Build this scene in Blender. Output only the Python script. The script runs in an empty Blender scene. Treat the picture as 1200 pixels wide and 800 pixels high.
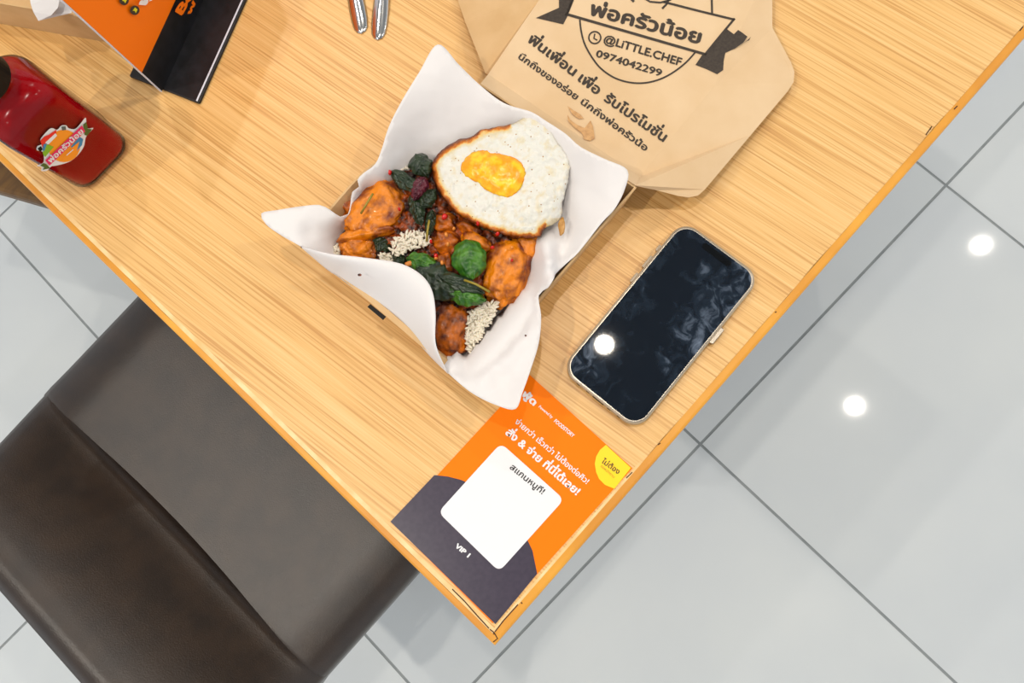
import bpy, bmesh, math, random
import numpy as np
from mathutils import Vector, Matrix, noise, geometry
R_ = random.Random(7)
SC = bpy.context.scene
COL = SC.collection

# ------------------------------------------------------------------ camera
F = 923.04
CAM = np.array([0.125641, 0.028588, 1.312230])
ROT = np.array([[0.667804, -0.738808, -0.090561],
                [-0.741244, -0.649008, -0.171305],
                [0.067787, 0.181526, -0.981047]])
cd = bpy.data.cameras.new('camera'); cam = bpy.data.objects.new('camera', cd); COL.objects.link(cam)
cd.lens = F / 1200 * 36; cd.sensor_width = 36; cd.clip_start = 0.02; cd.clip_end = 60
m = Matrix.Identity(4)
for i in range(3):
    m[i][0] = ROT[0][i]; m[i][1] = -ROT[1][i]; m[i][2] = -ROT[2][i]; m[i][3] = CAM[i]
cam.matrix_world = m
SC.camera = cam
# ------------------------------------------------------------------ light and exposure
SC.view_settings.view_transform = 'Standard'; SC.view_settings.look = 'None'
SC.view_settings.gamma = 1.0; SC.view_settings.use_curve_mapping = False
SC.view_settings.exposure = 0.08
w = bpy.data.worlds.new('world'); SC.world = w; w.use_nodes = True
bg = w.node_tree.nodes['Background']; bg.inputs[0].default_value = (0.90, 0.95, 1.0, 1); bg.inputs[1].default_value = 0.80
CEIL = 2.8
LAMPS = [(2.38, -.70, 12), (1.31, -.74, 12), (.50, .27, 8), (-.80, .40, 12), (-.78, 1.11, 10), (-1.2, -.56, 7), (.60, 1.55, 7), (1.5, .9, 6)]

# ------------------------------------------------------------------ geometry of the view (only used to read positions)
def ray(px, py): return ROT.T @ np.array([(px - 600) / F, (py - 400) / F, 1.0])
def W(px, py, z):
    v = ray(px, py); return CAM + (z - CAM[2]) / v[2] * v
def WP(px, py, p0, n):
    v = ray(px, py); p0 = np.array(p0); n = np.array(n)
    return CAM + ((p0 - CAM) @ n) / (v @ n) * v
TZ = 0.75

# ------------------------------------------------------------------ materials
def lin(c):
    return tuple(((x / 255) / 12.92 if x / 255 <= .04045 else ((x / 255 + .055) / 1.055) ** 2.4) for x in c) + (1,)
def mat(name, rgb, rough=.5, metal=0, spec=.5, coat=0, trans=0, ior=1.45, rgb2=None, scale=40, detail=4, lo=.35, hi=.65,
        bump=0, bscale=200, sss=0, emis=None, stretch=None):
    mt = bpy.data.materials.new(name); mt.use_nodes = True
    nt = mt.node_tree; b = nt.nodes['Principled BSDF']
    b.inputs['Base Color'].default_value = lin(rgb); b.inputs['Roughness'].default_value = rough
    b.inputs['Metallic'].default_value = metal; b.inputs['Specular IOR Level'].default_value = spec
    b.inputs['Coat Weight'].default_value = coat; b.inputs['Coat Roughness'].default_value = .08
    b.inputs['Transmission Weight'].default_value = trans; b.inputs['IOR'].default_value = ior
    if sss:
        b.inputs['Subsurface Weight'].default_value = sss; b.inputs['Subsurface Radius'].default_value = (.004, .002, .001)
    if emis:
        b.inputs['Emission Color'].default_value = lin(rgb); b.inputs['Emission Strength'].default_value = emis
    tc = nt.nodes.new('ShaderNodeTexCoord'); vec = tc.outputs['Object']
    if stretch:
        mp = nt.nodes.new('ShaderNodeMapping'); mp.inputs['Scale'].default_value = stretch
        nt.links.new(vec, mp.inputs['Vector']); vec = mp.outputs['Vector']
    if rgb2:
        n = nt.nodes.new('ShaderNodeTexNoise'); n.inputs['Scale'].default_value = scale; n.inputs['Detail'].default_value = detail
        nt.links.new(vec, n.inputs['Vector'])
        r = nt.nodes.new('ShaderNodeValToRGB'); r.color_ramp.elements[0].position = lo; r.color_ramp.elements[1].position = hi
        r.color_ramp.elements[0].color = lin(rgb); r.color_ramp.elements[1].color = lin(rgb2)
        nt.links.new(n.outputs['Fac'], r.inputs['Fac']); nt.links.new(r.outputs['Color'], b.inputs['Base Color'])
    if bump:
        n = nt.nodes.new('ShaderNodeTexNoise'); n.inputs['Scale'].default_value = bscale; n.inputs['Detail'].default_value = 5
        nt.links.new(vec, n.inputs['Vector'])
        bp = nt.nodes.new('ShaderNodeBump'); bp.inputs['Strength'].default_value = bump; bp.inputs['Distance'].default_value = .001
        nt.links.new(n.outputs['Fac'], bp.inputs['Height']); nt.links.new(bp.outputs['Normal'], b.inputs['Normal'])
    return mt

def wood_mat(name, base, dark, light, ang, rough=.38):
    mt = bpy.data.materials.new(name); mt.use_nodes = True; nt = mt.node_tree; b = nt.nodes['Principled BSDF']
    L = nt.links.new; N = nt.nodes.new
    tc = N('ShaderNodeTexCoord'); geo = N('ShaderNodeNewGeometry')
    rot = N('ShaderNodeVectorRotate'); rot.rotation_type = 'Z_AXIS'; rot.inputs['Angle'].default_value = ang
    L(geo.outputs['Position'], rot.inputs['Vector'])
    def nz(sx, sy, det, dist=0.0):
        mp = N('ShaderNodeMapping'); mp.inputs['Scale'].default_value = (sx, sy, 1)
        L(rot.outputs['Vector'], mp.inputs['Vector'])
        n = N('ShaderNodeTexNoise'); n.inputs['Scale'].default_value = 1; n.inputs['Detail'].default_value = det
        n.inputs['Roughness'].default_value = .6; n.inputs['Distortion'].default_value = dist
        L(mp.outputs['Vector'], n.inputs['Vector']); return n
    n1 = nz(760, 9, 1.5); n2 = nz(150, 3.0, 2); n3 = nz(30, 2, 1)
    r1 = N('ShaderNodeValToRGB'); e = r1.color_ramp.elements
    e[0].position = .30; e[0].color = lin(dark); e[1].position = .72; e[1].color = lin(light)
    k = e.new(.48); k.color = lin(base)
    mx = N('ShaderNodeMath'); mx.operation = 'MULTIPLY_ADD'; mx.inputs[1].default_value = .12
    L(n3.outputs['Fac'], mx.inputs[0]); 
    m2 = N('ShaderNodeMath'); m2.operation = 'MULTIPLY_ADD'; m2.inputs[1].default_value = .15; m2.inputs[2].default_value = -.135
    L(n2.outputs['Fac'], m2.inputs[0]); L(m2.outputs[0], mx.inputs[2])
    ad = N('ShaderNodeMath'); ad.operation = 'ADD'; L(n1.outputs['Fac'], ad.inputs[0]); L(mx.outputs[0], ad.inputs[1])
    L(ad.outputs[0], r1.inputs['Fac']); L(r1.outputs['Color'], b.inputs['Base Color'])
    b.inputs['Roughness'].default_value = rough
    bp = N('ShaderNodeBump'); bp.inputs['Strength'].default_value = .12; bp.inputs['Distance'].default_value = .0006
    L(n1.outputs['Fac'], bp.inputs['Height']); L(bp.outputs['Normal'], b.inputs['Normal'])
    return mt

M = {}
M['oak'] = wood_mat('oak_veneer', (221, 173, 105), (196, 143, 78), (230, 188, 126), math.radians(-5.5))
M['band'] = mat('oak_edge_band', (226, 160, 52), .35, rgb2=(206, 136, 40), scale=14, stretch=(1, 1, 1), coat=.3)
M['lip'] = mat('pale_edge_lip', (240, 206, 152), .4, rgb2=(222, 180, 116), scale=60)
M['crack'] = mat('edge_crack', (70, 40, 20), .8)
M['tile'] = mat('glazed_tile', (203, 207, 209), .035, rgb2=(213, 216, 215), scale=2.2, spec=.5)
M['grout'] = mat('grout', (138, 143, 144), .8, rgb2=(150, 154, 154), scale=60)
M['ceil'] = mat('ceiling_paint', (168, 172, 176), .8)
M['leather'] = mat('dark_leatherette', (38, 27, 19), .36, rgb2=(50, 36, 25), scale=30, bump=.25, bscale=700, spec=.65)
M['steel'] = mat('steel', (205, 203, 200), .16, metal=1)
M['chair_leg'] = mat('black_metal', (30, 30, 30), .4, metal=.6)
M['brownseat'] = mat('brown_wood_seat', (112, 78, 30), .5, rgb2=(92, 62, 24), scale=20, stretch=(1, 8, 1))
M['kraft'] = mat('kraft_board', (208, 172, 124), .72, rgb2=(200, 162, 112), scale=45, detail=6, bump=.08, bscale=300)
M['kraft_in'] = mat('kraft_board_lid', (217, 187, 148), .72, rgb2=(209, 176, 134), scale=22, detail=8, bump=.08, bscale=260)
M['ink'] = mat('black_print', (52, 42, 34), .7, rgb2=(64, 54, 44), scale=500)
M['grease'] = mat('grease_stain', (168, 116, 50), .3, rgb2=(196, 146, 80), scale=300)
M['paper'] = mat('greaseproof_paper', (222, 217, 215), .5, spec=.3, sss=.0, bump=.05, bscale=120)
M['slot'] = mat('dark_slot', (30, 26, 22), .9)
M['orange'] = mat('orange_print', (250, 122, 0), .5, spec=.15)
M['purple'] = mat('dark_print', (50, 42, 60), .30, rgb2=(58, 49, 66), scale=300, spec=.6)
M['white'] = mat('white_print', (228, 227, 228), .42)
M['whitecard'] = mat('card_stock', (238, 232, 222), .5)
M['yellow'] = mat('yellow_print', (255, 208, 0), .42)
M['brownink'] = mat('brown_print', (84, 56, 10), .5)
M['tanink'] = mat('tan_print', (196, 150, 10), .5)
M['blackink'] = mat('black_letters', (40, 38, 42), .5)
M['blackboard'] = mat('black_board', (20, 20, 22), .42, rgb2=(30, 30, 34), scale=120, spec=.4)
M['tentorange'] = mat('stand_orange', (246, 118, 0), .4)
M['edgewhite'] = mat('board_edge', (214, 216, 226), .5)
M['lime'] = mat('lime_print', (214, 208, 40), .5)
M['chrome'] = mat('phone_frame', (170, 160, 146), .35, metal=1)
M['case'] = mat('clear_case', (176, 156, 128), .3, trans=.2, spec=.6)
M['notch'] = mat('earpiece_black', (2, 3, 4), .04)
M['yolk'] = mat('egg_yolk', (250, 156, 0), .22, rgb2=(246, 196, 30), scale=140, lo=.42, hi=.62, spec=.6, sss=.15, bump=.5, bscale=260)
M['rice'] = mat('cooked_rice', (224, 214, 194), .4, sss=.1)
M['chicken'] = mat('glazed_chicken', (222, 126, 0), .38, rgb2=(112, 40, 2), scale=95, detail=10, lo=.44, hi=.66, bump=1.0, bscale=220, spec=.5, coat=.12)
M['chicken2'] = mat('dark_glazed_chicken', (204, 104, 0), .38, rgb2=(84, 28, 2), scale=100, detail=10, lo=.38, hi=.62, bump=.9, bscale=300, spec=.5, coat=.12)
M['sauce'] = mat('dark_sauce', (44, 12, 4), .28, rgb2=(176, 76, 12), scale=150, detail=9, lo=.44, hi=.68, bump=1.0, bscale=350, spec=.5, coat=.1)
M['leafd'] = mat('dark_basil', (12, 30, 12), .3, rgb2=(44, 60, 36), scale=130, detail=6, bump=.7, bscale=260, spec=.6)
M['leafb'] = mat('bright_basil', (22, 76, 8), .32, rgb2=(70, 122, 26), scale=170, detail=6, bump=.8, bscale=300, spec=.6)
M['leafp'] = mat('purple_basil', (66, 16, 30), .26, rgb2=(100, 32, 48), scale=160, bump=.6, bscale=300, spec=.6)
M['stem'] = mat('basil_stem', (150, 130, 44), .4)
M['chili'] = mat('red_chilli', (196, 16, 12), .2, spec=.6)
M['garlic'] = mat('garlic_bit', (226, 140, 60), .3)
M['cap'] = mat('black_cap', (12, 12, 14), .4, spec=.2)
M['red'] = mat('label_red', (226, 36, 28), .4)
M['pink'] = mat('label_pink', (226, 20, 98), .4)
M['green'] = mat('label_green', (70, 96, 36), .4)
M['lgreen'] = mat('label_leaf_green', (126, 178, 34), .4)
M['blue'] = mat('label_blue', (46, 130, 176), .4)
M['lorange'] = mat('label_orange', (246, 150, 30), .4)
M['lgrey'] = mat('label_grey', (84, 96, 96), .4)
M['lens'] = mat('lamp_lens', (255, 244, 226), .4, emis=25)
M['ring'] = mat('lamp_housing', (236, 236, 234), .5)

def phone_screen():
    mt = mat('phone_glass', (14, 22, 32), .02, spec=.5); nt = mt.node_tree; b = nt.nodes['Principled BSDF']
    tc = nt.nodes.new('ShaderNodeTexCoord')
    n = nt.nodes.new('ShaderNodeTexNoise'); n.inputs['Scale'].default_value = 90; n.inputs['Detail'].default_value = 7; n.inputs['Distortion'].default_value = 1.2
    n2 = nt.nodes.new('ShaderNodeTexNoise'); n2.inputs['Scale'].default_value = 17; n2.inputs['Detail'].default_value = 2
    nt.links.new(tc.outputs['Object'], n.inputs['Vector']); nt.links.new(tc.outputs['Object'], n2.inputs['Vector'])
    mu = nt.nodes.new('ShaderNodeMath'); mu.operation = 'MULTIPLY'
    nt.links.new(n.outputs['Fac'], mu.inputs[0]); nt.links.new(n2.outputs['Fac'], mu.inputs[1])
    r = nt.nodes.new('ShaderNodeValToRGB'); e = r.color_ramp.elements
    e[0].position = .22; e[0].color = lin((10, 18, 28)); e[1].position = .52; e[1].color = lin((110, 122, 140))
    k = e.new(.32); k.color = lin((26, 36, 48))
    nt.links.new(mu.outputs[0], r.inputs['Fac']); nt.links.new(r.outputs['Color'], b.inputs['Base Color'])
    return mt
M['screen'] = phone_screen()

def egg_mat():
    mt = mat('egg_white', (226, 221, 208), .3, spec=.5, sss=.05, bump=1.0, bscale=330)
    nt = mt.node_tree; b = nt.nodes['Principled BSDF']; N = nt.nodes.new; L = nt.links.new
    at = N('ShaderNodeAttribute'); at.attribute_name = 'crisp'
    tc = N('ShaderNodeTexCoord'); n = N('ShaderNodeTexNoise'); n.inputs['Scale'].default_value = 170; n.inputs['Detail'].default_value = 6
    L(tc.outputs['Object'], n.inputs['Vector'])
    a = N('ShaderNodeMath'); a.operation = 'MULTIPLY_ADD'; a.inputs[1].default_value = .9; a.inputs[2].default_value = -.45
    L(n.outputs['Fac'], a.inputs[0])
    s = N('ShaderNodeMath'); s.operation = 'ADD'; L(a.outputs[0], s.inputs[0]); L(at.outputs['Fac'], s.inputs[1])
    r = N('ShaderNodeValToRGB'); e = r.color_ramp.elements
    e[1].position = 1.0; e[1].color = lin((110, 46, 6)); e[0].position = -.0; e[0].color = lin((218, 215, 205)); k = e.new(.17); k.color = lin((214, 202, 174)); k = e.new(.36); k.color = lin((212, 196, 158))
    k = e.new(.5); k.color = lin((224, 186, 112)); k = e.new(.66); k.color = lin((200, 112, 16))
    L(s.outputs[0], r.inputs['Fac'])
    # pepper specks
    v = N('ShaderNodeTexVoronoi'); v.inputs['Scale'].default_value = 330; L(tc.outputs['Object'], v.inputs['Vector'])
    lt = N('ShaderNodeMath'); lt.operation = 'LESS_THAN'; lt.inputs[1].default_value = .17; L(v.outputs['Distance'], lt.inputs[0])
    gt = N('ShaderNodeMath'); gt.operation = 'GREATER_THAN'; gt.inputs[1].default_value = .70
    sp = N('ShaderNodeSeparateColor'); L(v.outputs['Color'], sp.inputs[0]); L(sp.outputs[0], gt.inputs[0])
    mu = N('ShaderNodeMath'); mu.operation = 'MULTIPLY'; L(lt.outputs[0], mu.inputs[0]); L(gt.outputs[0], mu.inputs[1])
    mx = N('ShaderNodeMix'); mx.data_type = 'RGBA'; mx.inputs['B'].default_value = lin((166, 130, 84))
    L(mu.outputs[0], mx.inputs['Factor']); L(r.outputs['Color'], mx.inputs['A']); L(mx.outputs['Result'], b.inputs['Base Color'])
    return mt
M['egg'] = egg_mat()

def shell_mat():
    mt = bpy.data.materials.new('clear_plastic'); mt.use_nodes = True; nt = mt.node_tree
    for n in list(nt.nodes): nt.nodes.remove(n)
    o = nt.nodes.new('ShaderNodeOutputMaterial'); t = nt.nodes.new('ShaderNodeBsdfTransparent'); g = nt.nodes.new('ShaderNodeBsdfGlossy')
    g.inputs['Roughness'].default_value = .06; t.inputs['Color'].default_value = (.97, .95, .96, 1)
    f = nt.nodes.new('ShaderNodeFresnel'); f.inputs['IOR'].default_value = 1.3; mx = nt.nodes.new('ShaderNodeMixShader')
    nt.links.new(f.outputs[0], mx.inputs[0]); nt.links.new(t.outputs[0], mx.inputs[1]); nt.links.new(g.outputs[0], mx.inputs[2])
    nt.links.new(mx.outputs[0], o.inputs[0]); return mt
M['shell'] = shell_mat()
M['liquid'] = mat('red_drink', (168, 0, 10), .15, spec=.1, rgb2=(186, 0, 8), scale=14)

# ------------------------------------------------------------------ object helpers
def tag(o, label=None, cat=None, group=None, kind=None):
    if label: o['label'] = label
    if cat: o['category'] = cat
    if group: o['group'] = group
    if kind: o['kind'] = kind
    return o
def thing(name, label, cat, loc, group=None):
    o = bpy.data.objects.new(name, None); COL.objects.link(o); o.location = Vector(loc); o.empty_display_size = .03
    return tag(o, label, cat, group)
def wl(o):
    v = Vector((0, 0, 0))
    while o is not None: v += o.location; o = o.parent
    return v
def mk(name, vs, fs, m, parent=None, smooth=False, origin=None):
    """mesh from world coordinates"""
    if parent is not None: off = wl(parent); loc = Vector((0, 0, 0))
    else:
        loc = Vector(origin) if origin is not None else Vector(np.mean(np.array([tuple(v) for v in vs]), axis=0))
        off = loc
    me = bpy.data.meshes.new(name); me.from_pydata([tuple(Vector(v) - off) for v in vs], [], fs)
    me.materials.append(M[m] if isinstance(m, str) else m)
    if smooth: me.polygons.foreach_set('use_smooth', [True] * len(me.polygons))
    me.update()
    o = bpy.data.objects.new(name, me); COL.objects.link(o); o.location = loc
    if parent is not None: o.parent = parent
    return o
def fix(o):
    bm = bmesh.new(); bm.from_mesh(o.data); bmesh.ops.recalc_face_normals(bm, faces=bm.faces); bm.to_mesh(o.data); bm.free(); return o
def bevel(o, w_=.001, seg=2):
    b = o.modifiers.new('bevel', 'BEVEL'); b.width = w_; b.segments = seg; b.limit_method = 'ANGLE'; return o
def solid(o, t, off=-1):
    s = o.modifiers.new('thickness', 'SOLIDIFY'); s.thickness = t; s.offset = off; return o
def prism(poly, z0, z1, taper=None):
    """poly xy list; z0 bottom, z1 top; optional bottom poly"""
    n = len(poly); bot = taper or poly
    vs = [(p[0], p[1], z0) for p in bot] + [(p[0], p[1], z1) for p in poly]
    fs = [list(range(n))[::-1], list(range(n, 2 * n))] + [[i, (i + 1) % n, n + (i + 1) % n, n + i] for i in range(n)]
    return vs, fs
def box(x0, x1, y0, y1, z0, z1): return prism([(x0, y0), (x1, y0), (x1, y1), (x0, y1)], z0, z1)
def rrect(cx, cy, lx, ly, r, ang=0, seg=8):
    out = []
    for (sx, sy, a0) in ((1, 1, 0), (-1, 1, 90), (-1, -1, 180), (1, -1, 270)):
        for k in range(seg + 1):
            a = math.radians(a0 + 90 * k / seg)
            x = sx * (lx / 2 - r) + r * math.cos(a); y = sy * (ly / 2 - r) + r * math.sin(a)
            out.append((cx + x * math.cos(ang) - y * math.sin(ang), cy + x * math.sin(ang) + y * math.cos(ang)))
    return out
def merge(parts):
    vs, fs = [], []
    for v, f in parts:
        k = len(vs); vs += [tuple(p) for p in v]; fs += [[i + k for i in q] for q in f]
    return vs, fs
def lathe(prof, cx, cy, seg=32):
    vs, fs = [], []
    for r, z in prof:
        for k in range(seg):
            a = 2 * math.pi * k / seg; vs.append((cx + r * math.cos(a), cy + r * math.sin(a), z))
    for i in range(len(prof) - 1):
        for k in range(seg):
            a, b = i * seg + k, i * seg + (k + 1) % seg; fs.append([a, b, b + seg, a + seg])
    fs.append(list(range(seg))[::-1]); fs.append([(len(prof) - 1) * seg + k for k in range(seg)])
    return vs, fs
def tube(pts, rad, seg=8):
    vs, fs = [], []; pts = [Vector(p) for p in pts]
    for i, p in enumerate(pts):
        d = (pts[min(i + 1, len(pts) - 1)] - pts[max(i - 1, 0)]).normalized()
        u = d.orthogonal().normalized(); v = d.cross(u); r = rad[i] if isinstance(rad, (list, tuple)) else rad
        for k in range(seg):
            a = 2 * math.pi * k / seg; vs.append(p + r * (math.cos(a) * u + math.sin(a) * v))
    for i in range(len(pts) - 1):
        for k in range(seg):
            a, b = i * seg + k, i * seg + (k + 1) % seg; fs.append([a, b, b + seg, a + seg])
    fs.append(list(range(seg))[::-1]); fs.append([(len(pts) - 1) * seg + k for k in range(seg)])
    return vs, fs
def dup(o, parent=None):
    c = o.copy(); COL.objects.link(c); c.parent = parent
    for ch in list(o.children): dup(ch, c)
    return c

# prints: flat shapes on a plane, given where they show in the picture, thin as ink
class Plane:
    def __init__(s, p0, n):
        s.p0 = np.array(p0, float); n = np.array(n, float); s.n = n / np.linalg.norm(n)
        if s.n @ (CAM - s.p0) < 0: s.n = -s.n
    def at(s, px, py, lift=0): return WP(px, py, s.p0 + s.n * lift, s.n)
def pprint(name, pts, plane, m, parent, lift=.0002):
    vs = [plane.at(x, y, lift) for x, y in pts]
    t = geometry.tessellate_polygon([[Vector((x, y, 0)) for x, y in pts]])
    o = mk(name, vs, [list(f) for f in t], m, parent)
    me = o.data; me.update()
    if me.polygons and Vector(plane.n).dot(me.polygons[0].normal) < 0: me.flip_normals()
    return o
def stroke(pts, wd, closed=False):
    """ribbon polygons along a pixel path -> (verts2d, faces)"""
    vs, fs = [], []; n = len(pts)
    for i, p in enumerate(pts):
        a = pts[(i - 1) % n] if (closed or i > 0) else p; b = pts[(i + 1) % n] if (closed or i < n - 1) else p
        dx, dy = b[0] - a[0], b[1] - a[1]; l = math.hypot(dx, dy) or 1; nx, ny = -dy / l * wd / 2, dx / l * wd / 2
        vs += [(p[0] + nx, p[1] + ny), (p[0] - nx, p[1] - ny)]
    for i in range(n if closed else n - 1):
        j = (i + 1) % n; fs.append([2 * i, 2 * j, 2 * j + 1, 2 * i + 1])
    return vs, fs
def sprint(name, strokes, plane, m, parent, lift=.0002):
    vs, fs = merge([([(x, y, 0) for x, y in v], f) for v, f in strokes])
    return mk(name, [plane.at(v[0], v[1], lift) for v in vs], fs, m, parent)

def text_mesh(s):
    """lettering outlines as (verts, faces, width, xheight); stacked tone marks lifted"""
    def raw(t):
        c = bpy.data.curves.new('t', 'FONT'); c.body = t; c.size = 1; c.resolution_u = 3
        o = bpy.data.objects.new('t', c); COL.objects.link(o)
        dg = bpy.context.evaluated_depsgraph_get(); me = bpy.data.meshes.new_from_object(o.evaluated_get(dg))
        v = [tuple(x.co) for x in me.vertices]; f = [list(p.vertices) for p in me.polygons]
        bpy.data.objects.remove(o); bpy.data.curves.remove(c); bpy.data.meshes.remove(me); return v, f
    up = 'ิีึืั'; tones = '่้๊๋'
    main = ''; ext = []
    for ch in s:
        if ch in tones and main and main[-1] in up: ext.append((ch, main))
        else: main += ch
    parts = [raw(main)]
    for ch, pre in ext:
        v, f = raw(ch)
        if not v: continue
        pv = raw(pre)[0]; xr = max(p[0] for p in pv); tr = max(p[0] for p in v)
        parts.append(([(p[0] - tr + xr - .02, p[1] + .2, 0) for p in v], f))
    return merge(parts)
def letter(s, p0, p1, h, plane, m, parent, bold=0, lift=.0003, name='lettering'):
    vs, fs = text_mesh(s)
    ref = text_mesh('อ' if any('ก' <= c <= '๛' for c in s) else 'H')[0]
    rh = max(v[1] for v in ref) - min(v[1] for v in ref)
    x0 = min(v[0] for v in vs); x1 = max(v[0] for v in vs)
    d = (p1[0] - p0[0], p1[1] - p0[1]); L = math.hypot(*d); ux, uy = d[0] / L, d[1] / L
    V, Fc = [], []
    sh = [(0, 0)] if not bold else [(-bold, 0), (bold, 0), (0, bold), (0, -bold)]
    for k, (bx, by) in enumerate(sh):
        base = len(V)
        for x, y, _ in vs:
            a = (x - x0 + bx) / (x1 - x0) * L; b = (y + by) / rh * h
            V.append(plane.at(p0[0] + a * ux + b * uy, p0[1] + a * uy - b * ux, lift + k * .00001))
        Fc += [[i + base for i in f] for f in fs]
    return mk(name, V, Fc, m, parent)

# smooth sheets through measured points (thin plate spline), triangulated
def tps(ctrl, lam=0.0):
    P = np.array(ctrl, float); X = P[:, :2] / 100; z = P[:, 2]; n = len(X)
    def U(d2): return np.where(d2 > 0, d2 * np.log(np.maximum(d2, 1e-12)), 0)
    K = U(((X[:, None] - X[None]) ** 2).sum(-1)) + lam * np.eye(n); Q = np.c_[np.ones(n), X]
    A = np.block([[K, Q], [Q.T, np.zeros((3, 3))]]); c = np.linalg.solve(A, np.r_[z, 0, 0, 0])
    def f(x, y):
        q = np.array([x, y]) / 100; return float(U(((X - q) ** 2).sum(-1)) @ c[:n] + c[n] + c[n + 1:] @ q)
    return f
def inside(p, poly):
    x, y = p; r = False; n = len(poly)
    for i in range(n):
        x1, y1 = poly[i]; x2, y2 = poly[(i + 1) % n]
        if (y1 > y) != (y2 > y) and x < (x2 - x1) * (y - y1) / (y2 - y1) + x1: r = not r
    return r
def dist_poly(p, poly):
    best = 1e9; x, y = p
    for i in range(len(poly)):
        x1, y1 = poly[i]; x2, y2 = poly[(i + 1) % len(poly)]
        dx, dy = x2 - x1, y2 - y1; t = max(0, min(1, ((x - x1) * dx + (y - y1) * dy) / (dx * dx + dy * dy + 1e-9)))
        best = min(best, math.hypot(x - x1 - t * dx, y - y1 - t * dy))
    return best
def densify(poly, step):
    """Catmull-Rom closed"""
    out = []; n = len(poly)
    for i in range(n):
        p0, p1, p2, p3 = [np.array(poly[(i + k) % n][:2], float) for k in (-1, 0, 1, 2)]
        k = max(1, int(np.linalg.norm(p2 - p1) / step))
        for j in range(k):
            t = j / k
            out.append(tuple(.5 * (2 * p1 + (p2 - p0) * t + (2 * p0 - 5 * p1 + 4 * p2 - p3) * t * t + (3 * p1 - p0 - 3 * p2 + p3) * t ** 3)))
    return out
def cr_open(pts, step):
    out = []; P = [np.array(p, float) for p in pts]
    for i in range(len(P) - 1):
        p0 = P[max(i - 1, 0)]; p1 = P[i]; p2 = P[i + 1]; p3 = P[min(i + 2, len(P) - 1)]; k = max(1, int(np.linalg.norm((p2 - p1)[:2]) / step))
        for j in range(k):
            t = j / k; out.append(.5 * (2 * p1 + (p2 - p0) * t + (2 * p0 - 5 * p1 + 4 * p2 - p3) * t * t + (3 * p1 - p0 - 3 * p2 + p3) * t ** 3))
    out.append(P[-1]); return out
def tri_region(poly, step):
    pts = [Vector(p) for p in poly]; nb = len(pts)
    xs = [p[0] for p in poly]; ys = [p[1] for p in poly]; j = 0
    y = min(ys)
    while y < max(ys):
        x = min(xs) + (step / 2 if j % 2 else 0)
        while x < max(xs):
            if inside((x, y), poly) and dist_poly((x, y), poly) > step * .5: pts.append(Vector((x, y)))
            x += step
        y += step * .87; j += 1
    r = geometry.delaunay_2d_cdt(pts, [], [list(range(nb))], 1, 1e-4)
    return [tuple(v) for v in r[0]], [list(f) for f in r[2]]
def relief(name, poly, zf, step, m, parent=None, origin=None, smooth=True):
    vs, fs = tri_region(poly, step)
    V = [W(x, y, TZ + zf(x, y) / 1000) for x, y in vs]
    o = mk(name, V, fs, m, parent, smooth, origin)
    o.data.update()
    if sum(p.normal.z for p in o.data.polygons) < 0: o.data.flip_normals()
    return o, vs

# ================================================================== SETTING
ta = -0.042657; to = (0.293093, -0.073354); ca, sa = math.cos(ta), math.sin(ta); T = .6
def tw(u, v): return (to[0] + u * T * ca - v * T * sa, to[1] + u * T * sa + v * T * ca)
fl = mk('floor', *prism([tw(-5, -5), tw(7, -5), tw(7, 6), tw(-5, 6)], -.03, -.0012), 'grout', origin=(0, 0, 0))
tag(fl, 'floor of large glossy pale grey square tiles with grey joints', kind='structure')
g = .0022 / T; tile_me = None
vs, fs = prism([(g * T, g * T), ((1 - g) * T, g * T), ((1 - g) * T, (1 - g) * T), (g * T, (1 - g) * T)], -.012, 0)
tile_me = bpy.data.meshes.new('tile'); tile_me.from_pydata(vs, [], fs); tile_me.materials.append(M['tile']); tile_me.update()
for i in range(-4, 6):
    for j in range(-4, 5):
        o = bpy.data.objects.new('tile', tile_me); COL.objects.link(o); o.parent = fl
        x, y = tw(i, j); o.location = (x, y, R_.uniform(-.0003, 0)); o.rotation_euler = (R_.uniform(-.0006, .0006), R_.uniform(-.0006, .0006), ta)
ce = mk('ceiling', *box(-2.2, 3.4, -2.4, 2.8, CEIL + .02, CEIL + .1), 'ceil', origin=(0, 0, CEIL)); tag(ce, kind='structure')

names = ['round ceiling downlight farthest out past the table corner', 'round ceiling downlight above the open floor beside the table',
         'round ceiling downlight directly above the smartphone', 'round ceiling downlight above the dark chair front',
         'round ceiling downlight beyond the red drink bottle side', 'round ceiling downlight behind the dark chair back',
         'round ceiling downlight over the far end of the table', 'round ceiling downlight over the aisle at the far right']
for (x, y, e), nm in zip(LAMPS, names):
    t = thing('ceiling_light', nm, 'light', (x, y, CEIL), 'recessed round ceiling downlights')
    vs, fs = lathe([(.034, CEIL + .02), (.034, CEIL - .001), (.040, CEIL - .004), (.050, CEIL - .003), (.052, CEIL + .02)], x, y); fix(mk('housing', vs, fs, 'ring', t))
    mk('lens', *lathe([(.033, CEIL + .012), (.033, CEIL + .006)], x, y), 'lens', t)
    ld = bpy.data.lights.new('lamp', 'AREA'); ld.shape = 'DISK'; ld.size = .052; ld.energy = e; ld.color = (1, .93, .83)
    lo = bpy.data.objects.new('lamp', ld); COL.objects.link(lo); lo.parent = t; lo.location = (0, 0, -.006)

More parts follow.
